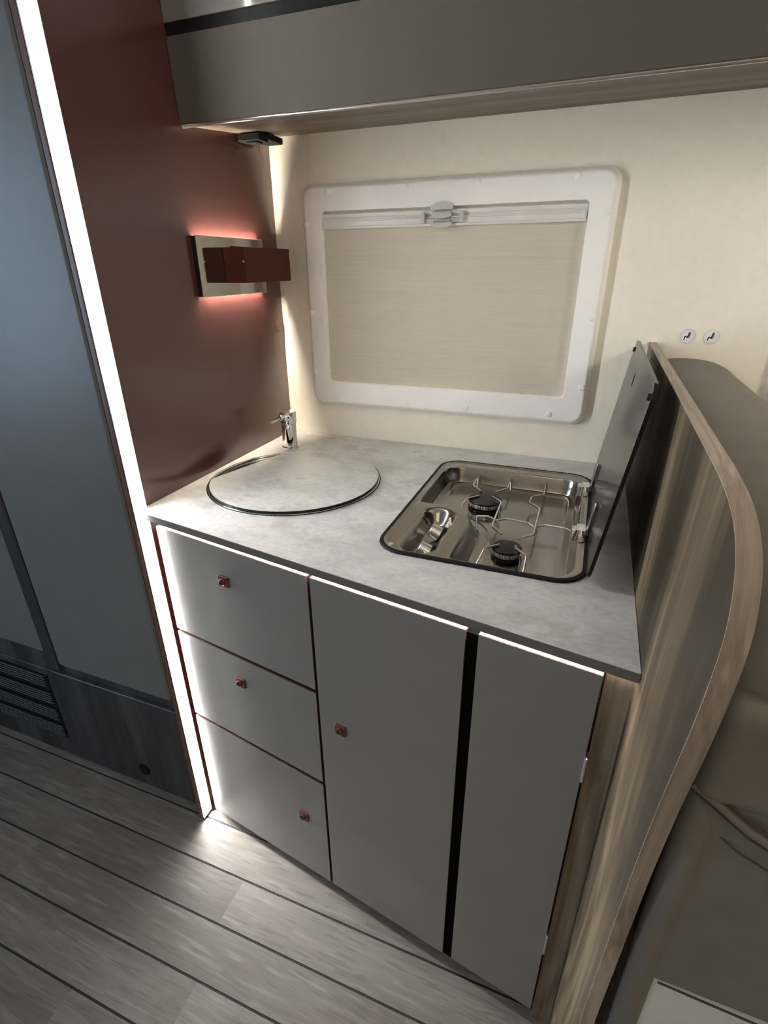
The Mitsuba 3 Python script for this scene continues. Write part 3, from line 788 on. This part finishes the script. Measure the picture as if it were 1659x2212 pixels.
line = sg.LineString([p for p in pout[1:]])
band = line.buffer(0.0011, cap_style=2, join_style=1).difference(pp2)
bm = cat_mesh(*[extrude(g, PT) for g in getattr(band, 'geoms', [band])])
add('partition__edge_band', moved(bm, YZ), 'm_edge', smooth=35, label='pale pinkish wood edge band')

# ------------------------------------------------------------------ upholstered seat beyond the partition
SX = PX + PT + 0.006
tag('bench_seat', 'grey beige leather seat with rounded backrest behind the wood partition', 'seat')
# backrest: rounded profile in x-z swept along y
prof = [(0.0, 0.95), (0.0, 1.150), (0.006, 1.166), (0.022, 1.1745), (0.060, 1.1770), (0.100, 1.1745), (0.128, 1.165), (0.150, 1.150), (0.180, 1.120), (0.235, 1.060), (0.26, 0.95)]
for _ in range(2):
    q = [prof[0]]
    for p0_, p1_ in zip(prof[:-1], prof[1:]):
        q += [(0.75 * p0_[0] + 0.25 * p1_[0], 0.75 * p0_[1] + 0.25 * p1_[1]), (0.25 * p0_[0] + 0.75 * p1_[0], 0.25 * p0_[1] + 0.75 * p1_[1])]
    prof = q + [prof[-1]]
ys = [-0.004, -0.03, -0.25, -0.50, -0.70, -0.82, -0.88, -0.915, -0.928, -0.930]
dz = [0, 0, 0, -0.002, -0.008, -0.024, -0.055, -0.095, -0.140, -0.175]
xi = [0, 0, 0, 0, 0.0, 0.002, 0.006, 0.012, 0.022, 0.036]
rings = []
for y, d_, x_ in zip(ys, dz, xi):
    r_ = []
    for px_, pz_ in prof:
        zz = pz_ + d_ * (1 if pz_ > 0.96 else 0)
        w = 0.0035 * math.sin(px_ * 40 + y * 22) * (1 if y < -0.5 else 0.2)
        r_.append([SX + x_ + px_ * (1 - 0.12 * x_ / 0.036), y, max(zz, 0.951 if pz_ > 0.96 else 0) + (w if pz_ > 0.96 else 0)])
    rings.append(np.array(r_))
bk = loft(rings, True, True)
add('bench_seat__backrest', bk, 'm_leather', smooth=50)
# lower body, a slab whose side faces the camera
add('bench_seat__upper_cushion', rbox(SX + 0.004, 1.42, -0.944, -0.30, 0.936, 1.050, 0.018, 3), 'm_leather', smooth=50)
add('bench_seat__side_panel', rbox(SX + 0.010, 1.46, -0.938, -0.30, 0.648, 0.945, 0.016, 3), 'm_leather', smooth=50)
add('bench_seat__bolster', tube([(SX + 0.020, -0.915, 0.938), (SX + 0.016, -0.930, 0.905), (SX + 0.018, -0.926, 0.70), (SX + 0.022, -0.924, 0.50), (SX + 0.024, -0.920, 0.10)], 0.0150, 20), 'm_leather', smooth=50)
add('bench_seat__lower_panel', rbox(SX + 0.026, 1.46, -0.936, -0.30, 0.06, 0.652, 0.010, 2), 'm_fabric', smooth=50, label='pale grey fabric lower panel')
add('bench_seat__piping', tube([(SX + 0.006, -0.932, 0.948), (SX + 0.05, -0.948, 0.929), (SX + 0.12, -0.952, 0.898), (SX + 0.2, -0.952, 0.862), (SX + 0.44, -0.951, 0.775)], 0.0042, 12), 'm_piping', smooth=50, label='padded seam roll')
for off, dy in ((0.010, 0.0), (-0.006, -0.001), (-0.034, 0.006)):
    add('bench_seat__seam', tube([(SX + 0.010, -0.933 + dy, 0.946 + off), (SX + 0.05, -0.9485 + dy, 0.928 + off), (SX + 0.12, -0.951 + dy, 0.898 + off), (SX + 0.2, -0.951 + dy, 0.862 + off), (SX + 0.44, -0.950 + dy, 0.775 + off)], 0.0009, 8), 'm_thread', smooth=50, label='dark stitched seam')
add('bench_seat__seam', tube([(SX + 0.034, -0.9385, 0.655), (SX + 0.12, -0.9395, 0.652), (SX + 0.3, -0.9395, 0.645), (SX + 0.46, -0.9385, 0.640)], 0.0012, 8), 'm_thread', smooth=50, label='dark stitched seam')

# ------------------------------------------------------------------ unseen lamps outside the frame, placed for the light they give
add('unseen_ceiling_lamp', box(0.55, 1.25, -1.95, -1.55, CEIL - 0.02, CEIL - 0.002), 'm_diffuser', emitter=E_WARM, label='unseen flat warm ceiling lamp over the gangway, placed to light fronts and floor', cat='lamp')
lamp_ball = trimesh.creation.icosphere(subdivisions=3, radius=0.09)
lamp_ball.apply_translation([1.80, -0.62, 1.665])
add('unseen_seat_lamp', lamp_ball, 'm_diffuser', smooth=True, emitter=E_SIDE, label='unseen round warm lamp out of view at the right, placed to light wall and seats', cat='lamp')
add('unseen_end_light', box(-1.598, -1.592, -2.15, -1.50, 0.85, 1.90), 'm_diffuser', emitter=E_COOL, label='unseen cool light panel on the left end wall, placed to light the left door', cat='light panel')
